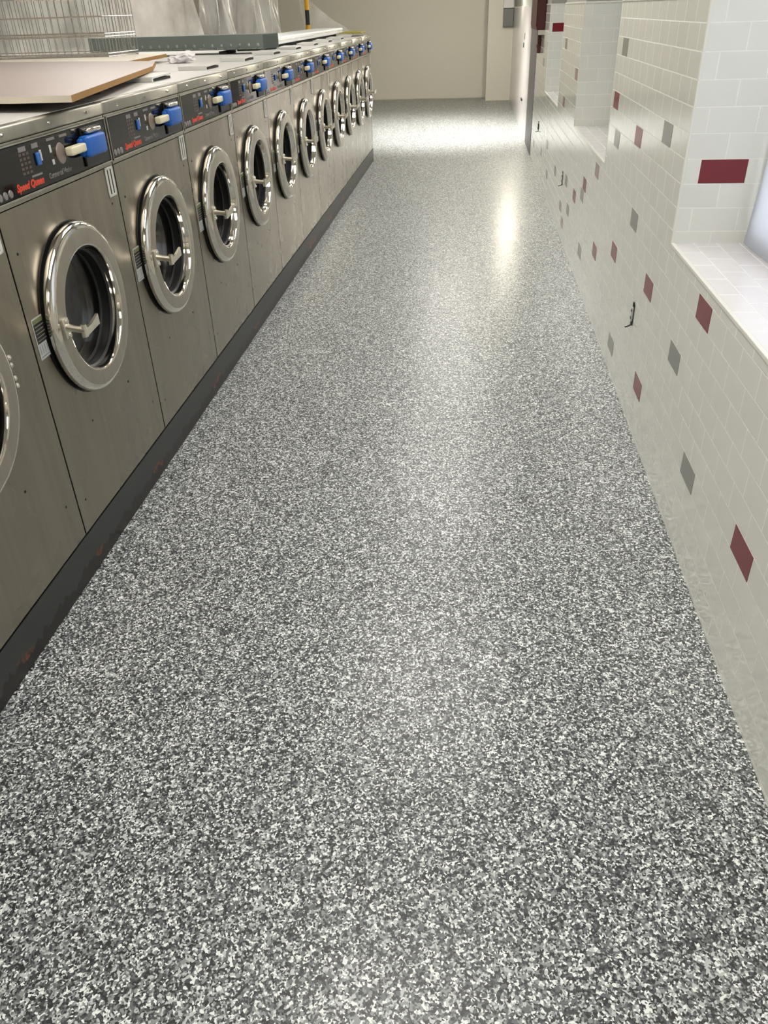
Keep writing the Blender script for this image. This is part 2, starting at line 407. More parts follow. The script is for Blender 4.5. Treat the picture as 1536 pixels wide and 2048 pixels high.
for mm in me_mats: me.materials.append(mm)
bm = bmesh.new(); box(bm, REV+0.2, REV+0.3, YB, WY1, 0, CEIL); struct('wall_outer_right', bm, M['paint_grey'])

# windows deep in the recesses
bmg = mat('window_glazing', (0.5, 0.55, 0.6), 0.08, 0.0)
bmg_lit = make_emit('daylit_glazing', (0.92, 0.955, 1.0), 0.95)
for i, (a, b) in enumerate(WIN):
    bm = bmesh.new(); f = 0.05; x0, x1 = REV+0.02, REV+0.07
    box(bm, x0, x1, a, b, SILL, SILL+f, 0.004); box(bm, x0, x1, a, b, 2.3, 2.3+f, 0.004)
    box(bm, x0, x1, a, a+f, SILL+f, 2.3, 0.004); box(bm, x0, x1, b-f, b, SILL+f, 2.3, 0.004)
    o = struct('window_%d' % (i+1), bm, M['frame_grey'])
    bm = bmesh.new(); box(bm, x0+0.02, x0+0.03, a+f, b-f, SILL+f, 2.3); obj('window_pane', bm, bmg_lit if i == 0 else bmg, o)
    bm = bmesh.new(); box(bm, REV, REV+0.2, a, b, 2.35, CEIL); struct('wall_header', bm, M['paint_grey'])

# grey post and glossy white wall at the far right
bm = bmesh.new(); box(bm, XR-0.004, XR+0.5, WY1+0.002, 11.8, 0, CEIL, 0.003); struct('trim_1', bm, M['frame_grey'])
bm = bmesh.new(); box(bm, XR-0.002, XR+0.5, 11.802, 17.7, 0, TT); struct('wall_far_right', bm, M['white_panel'])
bm = bmesh.new(); box(bm, XR+0.01, XR+0.5, 11.802, 17.7, TT, CEIL); struct('wall_far_right_upper', bm, M['paint_grey'])

# plinth under the washers, bulkhead behind them
yA = SEAM-PITCH*2; yZ = SEAM+11*PITCH
bm = bmesh.new(); box(bm, -4.3, XL-0.003, yA, yZ+0.02, 0, ZB-0.012, 0.003); box(bm, -4.3, XL-0.03, yA, yZ, ZB-0.012, ZB, mi=1)
struct('baseboard_left', bm, [M['plinth'], M['gap']])
bm = bmesh.new(); box(bm, -4.3, XL-0.86, yA, yZ, ZB, ZT-0.005, 0.004); struct('trim_2', bm, M['top'])

# ------------------------------------------------------------------ ceiling lamps
lamp_em = make_emit('lamp_diffuser', (1.0, 0.965, 0.905), LAMP_STRENGTH)
lamp_em2 = make_emit('lamp_diffuser_bright', (1.0, 0.965, 0.905), LAMP_STRENGTH*1.5)
for i, (x, y, p) in enumerate(LAMPS):
    pos = ['behind the camera', 'nearest ahead', 'second ahead', 'third ahead', 'fourth ahead', 'by the far wall', 'over the bulkhead, nearer', 'over the bulkhead, farther'][i]
    t = thing('ceiling_light', 'white rectangular ceiling light over the aisle, ' + pos, 'ceiling light', (x, y, CEIL), 0, 'ceiling lights')
    bm = bmesh.new()
    for a in ((-0.50, -0.47, -0.80, 0.80), (0.47, 0.50, -0.80, 0.80), (-0.47, 0.47, -0.80, -0.77), (-0.47, 0.47, 0.77, 0.80)): box(bm, *a, -0.06, 0)
    obj('lamp_frame', bm, M['ceil'], t)
    bm = bmesh.new(); box(bm, -0.47, 0.47, -0.77, 0.77, -0.045, -0.03); obj('lamp_diffuser', bm, lamp_em2 if i == 5 else lamp_em, t)

# warm wall lamp on the glossy white wall, above the picture edge
t = thing('wall_lamp', 'warm box-shaped wall lamp high on the glossy white wall', 'wall lamp', (XR+0.01, 14.3, 1.95))
bm = bmesh.new(); box(bm, -0.03, -0.001, -0.09, 0.09, -0.16, 0.16, 0.004); obj('back_plate', bm, M['frame_grey'], t)
bm = bmesh.new(); box(bm, -0.13, -0.03, -0.075, 0.075, -0.14, 0.14, 0.02, seg=3); obj('lamp_diffuser', bm, make_emit('warm_diffuser', (1.0, 0.93, 0.74), 210.0), t)

# bright recessed downlight at the far end of the aisle
t = thing('downlight', 'round recessed downlight over the far end of the aisle', 'ceiling light', (-0.35, 12.6, CEIL))
bm = bmesh.new(); lathe_x(bm, [(0.0, 0.10), (0.0, 0.13), (0.02, 0.13), (0.02, 0.10)], 0, 0, 32, closed=True)
for v in bm.verts: v.co = Vector((v.co.y, v.co.z, -v.co.x))
obj('trim_ring', bm, M['ceil'], t, True)
ld = bpy.data.lights.new('downlight_beam', 'SPOT'); ld.energy = SPOT_W; ld.color = (1.0, 0.965, 0.91); ld.spot_size = math.radians(92); ld.spot_blend = 0.85; ld.shadow_soft_size = 0.09
lo = bpy.data.objects.new('downlight_beam', ld); C.objects.link(lo); lo.parent = t; lo.location = (0, 0, -0.03); lo.rotation_euler = (math.radians(8), math.radians(4), 0)

# ------------------------------------------------------------------ washers
W0 = PITCH; ZH = ZT-ZB
DCY, DCZ = 0.335, 0.790-ZB

def make_washer():
    t = thing('washing_machine', '', 'washing machine', (XL, SEAM, ZB))
    g = 0.0036
    # body: front skin with a round hole, sides, back
    bm = bmesh.new(); n = 64; R = 0.232
    y0, y1, z0, z1 = g, W0-g, 0.0, 0.985
    ring = []; outer = []
    for k in range(n):
        a = 2*PI*(k+0.5)/n; c, s = math.cos(a), math.sin(a)
        ring.append(bm.verts.new((0, DCY+R*c, DCZ+R*s)))
        tt = min([(y1-DCY)/c if c > 1e-9 else 9, (y0-DCY)/c if c < -1e-9 else 9, (z1-DCZ)/s if s > 1e-9 else 9, (z0-DCZ)/s if s < -1e-9 else 9])
        outer.append(bm.verts.new((0, DCY+tt*c, DCZ+tt*s)))
    for k in range(n): bm.faces.new((ring[k], ring[(k+1) % n], outer[(k+1) % n], outer[k]))
    # corners
    for (cy, cz) in ((y0, z0), (y1, z0), (y1, z1), (y0, z1)):
        best = None
        for k in range(n):
            A, B = outer[k].co, outer[(k+1) % n].co
            if abs(A.y-B.y) > 1e-4 and abs(A.z-B.z) > 1e-4 and (Vector((A.y, A.z))-Vector((cy, cz))).length < 0.25: best = k
        if best is not None:
            v = bm.verts.new((0, cy, cz)); bm.faces.new((outer[best], outer[(best+1) % n], v))
    box(bm, -0.84, -0.001, g, g+0.004, 0, 1.17); box(bm, -0.84, -0.001, W0-g-0.004, W0-g, 0, 1.17)
    box(bm, -0.84, -0.835, g, W0-g, 0, 1.17)
    body = obj('body', bm, M['steel'], t)
    # black strips standing in for the shade in the gaps between neighbours
    bm = bmesh.new(); box(bm, -0.03, -0.004, W0-g, W0-0.0003, 0, 1.16); box(bm, -0.03, -0.004, 0.0003, g, 0, 1.16); pieces('seam_shade', bm, M['gap'], t)
    # louvred slot plate under the panel
    bm = bmesh.new(); yy = 0.690; z0_, z1_ = 1.050-ZB, 1.142-ZB
    box(bm, 0, 0.004, yy, yy+0.06, z1_-0.008, z1_, 0.0015); box(bm, 0, 0.004, yy, yy+0.06, z0_, z0_+0.008, 0.0015)
    for q in (0, 0.024, 0.048): box(bm, 0, 0.004, yy+q, yy+q+0.012, z0_, z1_, 0.0015)
    sp = obj('slot_plate', bm, M['white_pl'], t)
    bm = bmesh.new(); box(bm, 0.0004, 0.0016, yy+0.004, yy+0.05, z0_+0.004, z1_-0.004); obj('slot', bm, M['gap'], sp)
    # lid: painted top, steel edge with screws
    bm = bmesh.new(); box(bm, -0.85, 0.004, g*0.6, W0-g*0.6, 1.138, 1.175, 0.006, seg=3)
    lid = obj('lid_edge', bm, M['steel_lid'], t, True)
    bm = bmesh.new(); box(bm, -0.84, -0.022, 0.006, W0-0.006, 1.1745, 1.1768, 0.001); obj('lid_top', bm, M['top'], t)
    bm = bmesh.new()
    for q in (0.12, 0.38, 0.64): lathe_x(bm, [(0.004, 0.0), (0.0075, 0.0), (0.0075, 0.004), (0.004, 0.0055)], q, 1.157, 10)
    pieces('screw', bm, M['chrome'], lid)
    # detergent lid on top, slightly raised
    dl = bmesh.new(); box(dl, -0.26, -0.12, 0.06, 0.30, 0, 0.007, 0.002); box(dl, -0.262, -0.118, 0.055, 0.068, -0.010, 0.009, 0.002)
    for v in dl.verts: v.co = Vector((v.co.x, v.co.y, v.co.z + 1.1870 + (v.co.y-0.06)*0.022))
    d = obj('dispenser_lid', dl, M['top'], t)
    bm = bmesh.new(); box(bm, -0.258, -0.124, 0.07, 0.298, 1.176, 1.1865); obj('lid_shadow_fill', bm, M['gap'], t)  # black fill painted in for the shadow below the raised lid
    # control panel
    bm = bmesh.new(); box(bm, -0.2, 0.000, g, W0-g, 0.987, 1.137, 0.002)
    cp = obj('control_fascia', bm, M['steel_lid'], t)
    bm = bmesh.new(); box(bm, -0.005, 0.003, 0.012, W0-0.012, 1.004, 1.126, 0.0015); pn = obj('control_panel', bm, M['panel'], t)
    bm = bmesh.new()
    for a in ((0.008, W0-0.008, 0.998, 1.003), (0.008, W0-0.008, 1.127, 1.131), (0.008, 0.012, 0.998, 1.131), (W0-0.012, W0-0.008, 0.998, 1.131)):
        box(bm, 0, 0.006, *a, 0.001)
    obj('panel_trim', bm, M['steel_lid'], pn)
    mtx = Matrix(((0, 0, 1, 0.0034), (1, 0, 0, 0.125), (0, 1, 0, 1.016), (0, 0, 0, 1)))
    bm = bmesh.new(); text_mesh(bm, 'Speed Queen', 0.0255, mtx, shear=0.25, bold=0.0012, sx=1.10); obj('logo_lettering', bm, M['panel_red'], pn)
    mtx = Matrix(((0, 0, 1, 0.0034), (1, 0, 0, 0.315), (0, 1, 0, 1.018), (0, 0, 0, 1)))
    bm = bmesh.new(); text_mesh(bm, 'Commercial Washer', 0.0215, mtx, bold=0.0003, sx=0.82); obj('type_lettering', bm, M['panel_print'], pn)
    bm = bmesh.new()
    for q in (0.035, 0.062, 0.089): lathe_x(bm, [(0.003, 0.0105), (0.0055, 0.009), (0.0055, 0)], q, 1.019, 20)
    pieces('lock_badge', bm, M['panel_print'], pn, True)
    # printed columns
    bm = bmesh.new()
    for q, zz, hh, ww in ((0.200, 1.112, 0.012, 0.040), (0.272, 1.112, 0.012, 0.036), (0.37, 1.116, 0.007, 0.05), (0.45, 1.116, 0.007, 0.05), (0.25, 1.040, 0.005, 0.06)):
        box(bm, 0.003, 0.0036, q-ww/2, q+ww/2, zz-hh/2, zz+hh/2)
    pieces('panel_heading', bm, M['panel_print'], pn)
    bm = bmesh.new()
    for q in (0.183, 0.203, 0.224):
        for r in range(5): box(bm, 0.003, 0.0036, q-0.007, q+0.007, 1.05+r*0.0115, 1.0565+r*0.0115)
    obj('panel_legend', bm, M['panel_brown'], pn)
    bm = bmesh.new(); box(bm, 0.003, 0.009, 0.262, 0.284, 1.062, 1.094, 0.002); obj('cycle_button', bm, M['blue_btn'], pn)
    bm = bmesh.new(); box(bm, 0.003, 0.0045, 0.288, 0.300, 1.070, 1.098, 0.001); box(bm, 0.003, 0.0045, 0.35, 0.362, 1.082, 1.102, 0.001); box(bm, 0.003, 0.0045, 0.352, 0.366, 1.050, 1.064, 0.001)
    pieces('panel_symbol', bm, M['silver'], pn)
    bm = bmesh.new(); lathe_x(bm, [(0.003, 0.029), (0.006, 0.027), (0.006, 0)], 0.415, 1.072, 32); obj('selector_dial', bm, M['dial'], pn, True)
    # coin unit
    bm = bmesh.new(); box(bm, 0.002, 0.010, 0.560, 0.706, 1.012, 1.122, 0.003); cu = obj('coin_backplate', bm, M['black'], t)
    bm = bmesh.new(); box(bm, 0.009, 0.042, 0.525, 0.665, 1.042, 1.102, 0.010, seg=3); box(bm, 0.009, 0.028, 0.515, 0.685, 1.048, 1.096, 0.006)
    obj('coin_housing', bm, M['blue'], cu, True)
    bm = bmesh.new(); box(bm, 0.012, 0.036, 0.425, 0.526, 1.062, 1.086, 0.005, seg=3); obj('coin_slide', bm, M['cream'], cu, True)
    bm = bmesh.new(); box(bm, 0.008, 0.034, 0.560, 0.660, 1.105, 1.120, 0.006, seg=3); obj('coin_shroud', bm, M['chrome'], cu, True)
    bm = bmesh.new(); lathe_x(bm, [(0.003, 0.006), (0.008, 0.005), (0.008, 0)], 0.640, 1.020, 12); obj('lock_screw', bm, M['chrome'], cu, True)
    # warning label
    ly, lz = 0.022, 0.738-ZB
    bm = bmesh.new(); box(bm, 0.0003, 0.0012, ly, ly+0.066, lz, lz+0.118); wl = obj('warning_label', bm, M['lab_white'], t)
    bm = bmesh.new(); box(bm, 0.0012, 0.0016, ly+0.004, ly+0.062, lz+0.046, lz+0.102); obj('label_field', bm, M['lab_black'], wl)
    bm = bmesh.new(); box(bm, 0.0012, 0.0016, ly+0.004, ly+0.062, lz+0.103, lz+0.114); obj('label_band', bm, M['lab_green'], wl)
    bm = bmesh.new()
    for r in range(5): box(bm, 0.0016, 0.0019, ly+0.008, ly+0.058-0.006*(r % 2), lz+0.052+r*0.010, lz+0.055+r*0.010)
    for r in range(4): box(bm, 0.0012, 0.0016, ly+0.008+0.013*r, ly+0.010+0.013*r, lz+0.014, lz+0.040)
    box(bm, 0.0012, 0.0016, ly+0.006, ly+0.06, lz+0.006, lz+0.008)
    obj('label_lines', bm, M['panel_print'], wl)
    # small plug holes in the front skin
    bm = bmesh.new()
    for q, zz in ((0.05, 1.03), (0.701, 1.03), (0.531, 0.457), (0.218, 0.455), (0.051, 0.255), (0.70, 0.30)):
        lathe_x(bm, [(0.0, 0.0), (0.0008, 0.0), (0.0008, 0.0042)], q, zz-ZB, 10)
    pieces('plug_hole', bm, M['gap'], t)
    # door
    bm = bmesh.new()
    lathe_x(bm, [(0.0, 0.262), (0.0016, 0.262), (0.0016, 0.225), (0.0, 0.225)], DCY, DCZ, 64, closed=True)
    lathe_x(bm, [(0.0, 0.244), (0.010, 0.244), (0.010, 0.19), (-0.02, 0.19)], DCY, DCZ, 64)
    obj('door_gasket', bm, M['black'], t, True)
    bm = bmesh.new()
    prof = [(0.010, 0.236), (0.010, 0.256), (0.018, 0.2590), (0.027, 0.2575), (0.034, 0.252), (0.038, 0.245), (0.0395, 0.238)]
    lathe_x(bm, prof, DCY, DCZ, 96); obj('door_rim', bm, M['chrome'], t, True)
    bm = bmesh.new(); lathe_x(bm, [(0.0395, 0.238), (0.0415, 0.214), (0.0415, 0.193)], DCY, DCZ, 96); door = obj('door_ring', bm, M['ring'], t, True)
    bm = bmesh.new(); lathe_x(bm, [(0.0415, 0.193), (0.040, 0.1885), (0.034, 0.1860), (0.022, 0.1845), (0.012, 0.182)], DCY, DCZ, 96); obj('door_inner_lip', bm, M['chrome'], door, True)
    bm = bmesh.new(); lathe_x(bm, [(-0.024, 0.173), (-0.030, 0.150), (-0.036, 0.08), (-0.038, 0.0), (-0.042, 0.0), (-0.040, 0.08), (-0.034, 0.150), (-0.028, 0.173)], DCY, DCZ, 64, closed=True); obj('door_glass', bm, M['glass'], door, True)
    bm = bmesh.new(); lathe_x(bm, [(0.012, 0.236), (0.012, 0.182), (0.006, 0.176), (0.0, 0.178), (-0.022, 0.176), (-0.028, 0.169), (-0.034, 0.174), (-0.06, 0.172), (-0.066, 0.160), (-0.075, 0.170), (-0.09, 0.17)], DCY, DCZ, 64); obj('tub_seal', bm, M['black'], door, True)
    bm = bmesh.new(); lathe_x(bm, [(-0.09, 0.17), (-0.092, 0.21), (-0.10, 0.26), (-0.42, 0.26), (-0.44, 0.0)], DCY, DCZ, 48)
    dr = obj('drum', bm, M['drum'], t, True)
    bm = bmesh.new(); lathe_x(bm, [(0.001, 0.01), (0.003, 0.012), (0.001, 0.014)], 0, 0, 6); bm.free()
    # hinge bolts right of the door
    bm = bmesh.new()
    for zz in (0.806, 0.785, 0.748, 0.727): lathe_x(bm, [(0, 0.0075), (0.003, 0.007), (0.0055, 0.004), (0.006, 0)], 0.640, zz-ZB, 14)
    pieces('hinge_bolt', bm, M['cast'], t, True)
    # latch handle: post standing out of the ring, lever turned over the glass
    hy, hz = 0.118, 0.800-ZB
    bm = bmesh.new(); box(bm, 0.038, 0.050, hy-0.014, hy+0.018, hz-0.030, hz+0.030, 0.004, seg=2)
    for zz in (-0.021, 0.021): lathe_x(bm, [(0.050, 0.007), (0.055, 0.006), (0.056, 0)], hy+0.002, hz+zz, 12)
    hd = obj('door_handle', bm, M['cast'], door, True)
    bm = bmesh.new()
    tube(bm, [(0.048, hy, hz+0.004), (0.075, hy-0.006, hz+0.002), (0.112, hy-0.012, hz)], [0.012, 0.0100, 0.0105], 14)
    tube(bm, [(0.108, hy-0.014, hz-0.018), (0.108, hy-0.014, hz+0.018)], 0.0075, 12)
    # lever blade
    P = [Vector((0.104, hy-0.018, hz-0.010)), Vector((0.114, hy+0.018, hz+0.000)), Vector((0.120, hy+0.056, hz+0.012))]
    vs = []
    for p, hh, tt in zip(P, (0.011, 0.010, 0.015), (0.006, 0.005, 0.004)):
        vs.append([bm.verts.new(p+Vector(v)) for v in ((-tt, 0, -hh), (tt, 0, -hh), (tt, 0, hh), (-tt, 0, hh))])
    for A, B in zip(vs, vs[1:]):
        for k in range(4): bm.faces.new((A[k], A[(k+1) % 4], B[(k+1) % 4], B[k]))
    bm.faces.new(vs[0]); bm.faces.new(vs[-1])
    obj('latch_lever', bm, M['cast'], door)
    return t

def dup(root, loc):
    r = root.copy(); C.objects.link(r); r.location = loc
    for ch in list(root.children):
        c = ch.copy(); C.objects.link(c); c.parent = r
        for g in list(ch.children):
            d = g.copy(); C.objects.link(d); d.parent = c
    return r

WL = ['stainless washing machine cut off at the left picture edge, nearest of the row',
      'stainless washing machine under the ivory board edge, nearest with its whole door in view',
      'second whole-door washing machine from the near end of the row',
      'third whole-door washing machine from the near end of the row',
      'fourth whole-door washing machine from the near end of the row',
      'fifth whole-door washing machine from the near end, a warm streak of light low on it',
      'sixth whole-door washing machine from the near end, just before the silvery duct on top',
      'fifth stainless washing machine from the far end of the row',
      'fourth stainless washing machine from the far end of the row',
      'third stainless washing machine from the far end of the row',
      'stainless washing machine next to last at the far end of the row',
      'last stainless washing machine, at the far end towards the beige wall']
w1 = make_washer()
allw = []
for k in range(-1, 11):
    o = w1 if k == 0 else dup(w1, (XL, SEAM+k*PITCH, ZB))
    label(o, WL[k+1], 'washing machine', 'row of stainless washing machines'); allw.append(o)

# ------------------------------------------------------------------ things on top of the machines
ZS = ZT+0.002
def slab_poly(pts, z0, z1, mats, side_mi, top_mi):
    bm = bmesh.new()
    lo = [bm.verts.new((x, y, z0)) for x, y in pts]; hi = [bm.verts.new((x, y, z1)) for x, y in pts]
    n = len(pts)
    f = bm.faces.new(hi); f.material_index = top_mi
    f = bm.faces.new(lo[::-1]); f.material_index = top_mi
    for k in range(n):
        f = bm.faces.new((lo[k], lo[(k+1) % n], hi[(k+1) % n], hi[k])); f.material_index = side_mi[k]
    return bm

# battens carrying the boards
bm = bmesh.new()
box(bm, -1.95, -1.55, 2.80, 2.84, ZS+0.0005, ZS+0.0225, 0.002)
label(obj('wooden_batten', bm, M['chip']), 'short raw wooden batten under the mauve laminated board', 'batten')
bm = slab_poly([(-1.335, 2.42), (-1.145, 2.42), (-1.435, 3.90), (-1.60, 4.40), (-2.75, 4.82), (-2.6, 2.75)], 1.3565, 1.3745, None, [0, 1, 1, 1, 0, 0], 2)
o = obj('laminated_board', bm, [M['ivory'], M['chip'], M['mauve']])
label(o, 'mauve laminated board with ivory front edge and raw brown side edge, on the nearest machines', 'board')
bm = slab_poly([(-1.80, 4.55), (-1.88, 5.38), (-3.0, 5.8), (-3.0, 4.98)], 1.3535, 1.3715, None, [1, 1, 0, 0], 0)
o = obj('laminated_board', bm, [M['ivory'], M['chip']])
label(o, 'ivory laminated board with brown raw edge, behind the mauve board under the wire basket', 'board')

# chrome wire basket standing behind the boards
t = thing('wire_basket', 'tall chrome wire basket standing behind the laminated boards at the left edge', 'wire basket', (-2.14, 5.12, 1.3755), -0.03)
bm = bmesh.new()
BW, BD, BH = 1.35, 0.45, 0.62
for zz in (0.0, 0.015, 0.10, 0.115, 0.20, 0.30, 0.40, 0.5, BH):
    tube(bm, [(0, 0, zz), (-BW, 0, zz), (-BW, BD, zz), (0, BD, zz), (0, 0, zz)], 0.0032, 6)
obj('hoop_wires', bm, M['wire'], t, True)
bm = bmesh.new(); n = 30
for k in range(n+1):
    x = -BW*k/n
    tube(bm, [(x, 0, 0), (x, 0, BH)], 0.0021, 5, cap=False); tube(bm, [(x, BD, 0), (x, BD, BH)], 0.0021, 5, cap=False)
    tube(bm, [(x, 0, 0.002), (x, BD, 0.002)], 0.0021, 5, cap=False)
for k in range(1, 10):
    y = BD*k/10; tube(bm, [(0, y, 0), (0, y, BH)], 0.0021, 5, cap=False)
obj('upright_wires', bm, M['wire'], t, True)
bm = bmesh.new(); tube(bm, [(0.0, 0, 0.295), (-0.18, -0.015, 0.292), (-0.5, 0, 0.298)], 0.012, 8); obj('handle', bm, M['chrome'], t, True)

# folded galvanised channel lying across the machines
t = thing('metal_channel', 'long dull galvanised metal channel with punched dimples, lying across the machine tops', 'metal channel', (0, 0, 0))
def beam(bm, a, b, wdt, z0, z1, tk=0.004, open_=True):
    a, b = Vector((*a, 0)), Vector((*b, 0)); d = (b-a).normalized(); nn = Vector((-d.y, d.x, 0))
    prof = [(0, z0), (0, z1), (wdt, z1), (wdt, z0), (wdt-tk, z0), (wdt-tk, z1-tk), (tk, z1-tk), (tk, z0)]
    A = [bm.verts.new(a+nn*q+Vector((0, 0, z))) for q, z in prof]; B = [bm.verts.new(b+nn*q+Vector((0, 0, z))) for q, z in prof]
    for k in range(len(prof)): bm.faces.new((A[k], A[(k+1) % 8], B[(k+1) % 8], B[k]))
    bm.faces.new(A); bm.faces.new(B)
    return a, d, nn
bm = bmesh.new(); a, d, nn = beam(bm, (-2.80, 6.38), (-1.44, 6.10), 0.26, 1.3575, 1.447)
obj('channel_body', bm, M['galv_dull'], t)
bm = bmesh.new(); q = Vector((-1.44, 6.10, 0)); nn2 = nn*0.256
bm.faces.new([bm.verts.new(v) for v in (q+nn*0.004+Vector((0, 0, 1.359)), q+nn2+Vector((0, 0, 1.359)), q+nn2+Vector((0, 0, 1.443)), q+nn*0.004+Vector((0, 0, 1.443)))])
bmesh.ops.solidify(bm, geom=bm.faces[:], thickness=0.003); obj('end_cap', bm, M['galv_dull'], t)
bm = bmesh.new(); tube(bm, [a+nn*-0.003+Vector((0, 0, 1.3650)), a+d*1.385+nn*-0.003+Vector((0, 0, 1.3650))], 0.006, 6); obj('hem', bm, M['galv'], t, True)
bm = bmesh.new()
for k in range(16):
    p = a + d*(0.30+0.07*k) - nn*0.0 + Vector((0, 0, 1.385))
    tt = bmesh.new(); bmesh.ops.create_uvsphere(tt, u_segments=10, v_segments=6, radius=0.011); merge(bm, tt, 0, Matrix.Translation(p) @ Matrix.Diagonal((1, 0.35, 1, 1)))
pieces('dimple', bm, M['galv'], t, True)
for (x, y, tx) in ((-1.75, 6.28, 'nearer the aisle'), (-2.55, 6.46, 'farther from the aisle')):
    bm = bmesh.new(); box(bm, -0.03, 0.03, -0.10, 0.14, 0, 0.018, 0.002)
    label(obj('packing_block', bm, M['gap'], loc=(x, y, ZS)), 'small dark packing block under the galvanised channel, ' + tx, 'block', 'packing blocks')

# bright silver panel along the machine fronts
t = thing('metal_duct', 'bright silvery wrapped metal duct lying along the far machine tops', 'metal duct', (0, 0, 0))
bm = bmesh.new(); box(bm, -1.84, -1.50, 6.66, 10.32, 1.362, 1.412, 0.008, seg=3); obj('duct_body', bm, M['shiny'], t)
bm = bmesh.new(); box(bm, -1.845, -1.494, 6.655, 8.4, 1.384, 1.388, 0.001); box(bm, -1.845, -1.494, 8.41, 10.325, 1.392, 1.395, 0.001); obj('wrap_fold', bm, M['film_dense'], t)
bm = bmesh.new(); box(bm, -1.80, -1.56, 6.75, 10.2, ZS, 1.362); obj('duct_shadow_block', bm, M['gap'], t)  # black block stands in for the shadow band under the duct

# crumpled paper
bm = bmesh.new(); rnd = random.Random(3)
bmesh.ops.create_icosphere(bm, subdivisions=3, radius=1.0)
for v in bm.verts:
    k = 0.72 + 0.4*rnd.random()
    v.co = Vector((v.co.x*0.085*k, v.co.y*0.07*k, max(0.001, 0.022+v.co.z*0.034*k + 0.012*math.sin(v.co.x*3))))
label(obj('crumpled_paper', bm, M['paper'], loc=(-1.70, 5.12, 1.3325)), 'crumpled white paper lying beside the ivory board on the machine tops', 'paper')

# yellow-green strip at the far end
bm = bmesh.new(); tube(bm, [(-1.48, 10.35, 1.367), (-1.36, 10.36, 1.367), (-1.25, 10.35, 1.366)], 0.010, 8)
box(bm, -1.48, -1.24, 9.9, 10.40, 1.362, 1.372, 0.002)
label(obj('plastic_offcut', bm, M['olive']), 'flat yellow-green plastic piece on the last machine', 'plastic piece')

# striped pole standing on the bulkhead
t = thing('striped_pole', 'yellow and black striped pole upright beside the draped plastic film', 'pole', (-1.905, 10.37, 0))
for z0, z1, mm, nm in ((ZS, 1.449, 'yellow', 'yellow_band'), (1.449, 1.592, 'black', 'black_band'), (1.592, 1.78, 'yellow', 'yellow_band'), (1.78, 1.95, 'black', 'black_band')):
    bm = bmesh.new(); tube(bm, [(0, 0, z0), (0, 0, z1)], 0.025, 12); obj(nm, bm, M[mm], t, True)

# things shrouded in film behind the machines
def cabinet(name, text, cat, x0, x1, y0, y1, z0, z1, m):
    t = thing(name, text, cat, ((x0+x1)/2, (y0+y1)/2, z0)); a, b, h = (x1-x0)/2, (y1-y0)/2, z1-z0
    bm = bmesh.new(); box(bm, -a, a, -b, b, 0, h, 0.012); obj('casing', bm, m, t)
    bm = bmesh.new(); box(bm, a, a+0.015, -b+0.06, b-0.06, 0.08, h-0.1, 0.005); obj('door', bm, m, t)
    return t
cabinet('tall_cabinet', 'taupe metal cabinet behind the clear film, between the basket and the brown one', 'cabinet', -3.3, -2.62, 8.1, 8.95, 1.33, 2.4, M['taupe'])
cabinet('tall_cabinet', 'brown metal cabinet seen through the clear film', 'cabinet', -3.2, -2.5, 9.05, 9.82, 1.33, 2.5, M['brown'])
cabinet('tall_cabinet', 'taupe metal cabinet behind the clear film, right of the brown one', 'cabinet', -3.3, -2.62, 9.87, 10.38, 1.33, 2.4, M['taupe'])

def sheet(name, text, path, z0, z1, m, amp=0.05, seed=1, nz=26, lean=0.0, top=None, nu=120):
    bm = bmesh.new(); rnd = random.Random(seed); ph = [rnd.random()*6.28 for _ in range(12)]
    g = []
    L = [0]
    for a, b in zip(path, path[1:]): L.append(L[-1]+math.hypot(b[0]-a[0], b[1]-a[1]))
    for i in range(nu+1):
        s = L[-1]*i/nu; j = max(k for k in range(len(L)) if L[k] <= s+1e-9); j = min(j, len(path)-2)
        f = (s-L[j])/(L[j+1]-L[j]); x = path[j][0]+(path[j+1][0]-path[j][0])*f; y = path[j][1]+(path[j+1][1]-path[j][1])*f
        row = []
        for k in range(nz+1):
            v = k/nz; zt = top(i/nu) if top else z1; z = z0+(zt-z0)*v
            dx = amp*(math.sin(s*7+ph[0]+v*2)+0.6*math.sin(s*17+ph[1]-v*3)+0.35*math.sin(s*31+ph[2]+v*5)+0.5*math.sin(s*4+v*7+ph[3]))*(1-0.3*v)
            row.append(bm.verts.new((x+dx-lean*v, y+0.3*dx, z)))
        g.append(row)
    for i in range(nu):
        for k in range(nz): bm.faces.new((g[i][k], g[i+1][k], g[i+1][k+1], g[i][k+1]))
    o = obj(name, bm, m, smooth=True); label(o, text, 'plastic sheet'); return o
sheet('plastic_film', 'clear crinkled plastic film hanging behind the wire basket and galvanised channel', [(-4.1, 6.95), (-3.15, 7.2), (-2.35, 7.6)], 1.335, 2.5, M['film_dense'], 0.05, 2)
sheet('plastic_film', 'clear plastic film draped over the cabinets behind the bright silver panel', [(-2.32, 7.75), (-2.22, 10.35)], 1.345, 2.5, M['film'], 0.04, 5)
sheet('plastic_film', 'clear plastic film sloping down beside the striped pole to the last machine', [(-1.98, 10.46), (-1.42, 10.5)], 1.2, 2.0, M['film'], 0.02, 9, top=lambda u: 1.80-0.45*min(1, u)**0.75, nu=60)

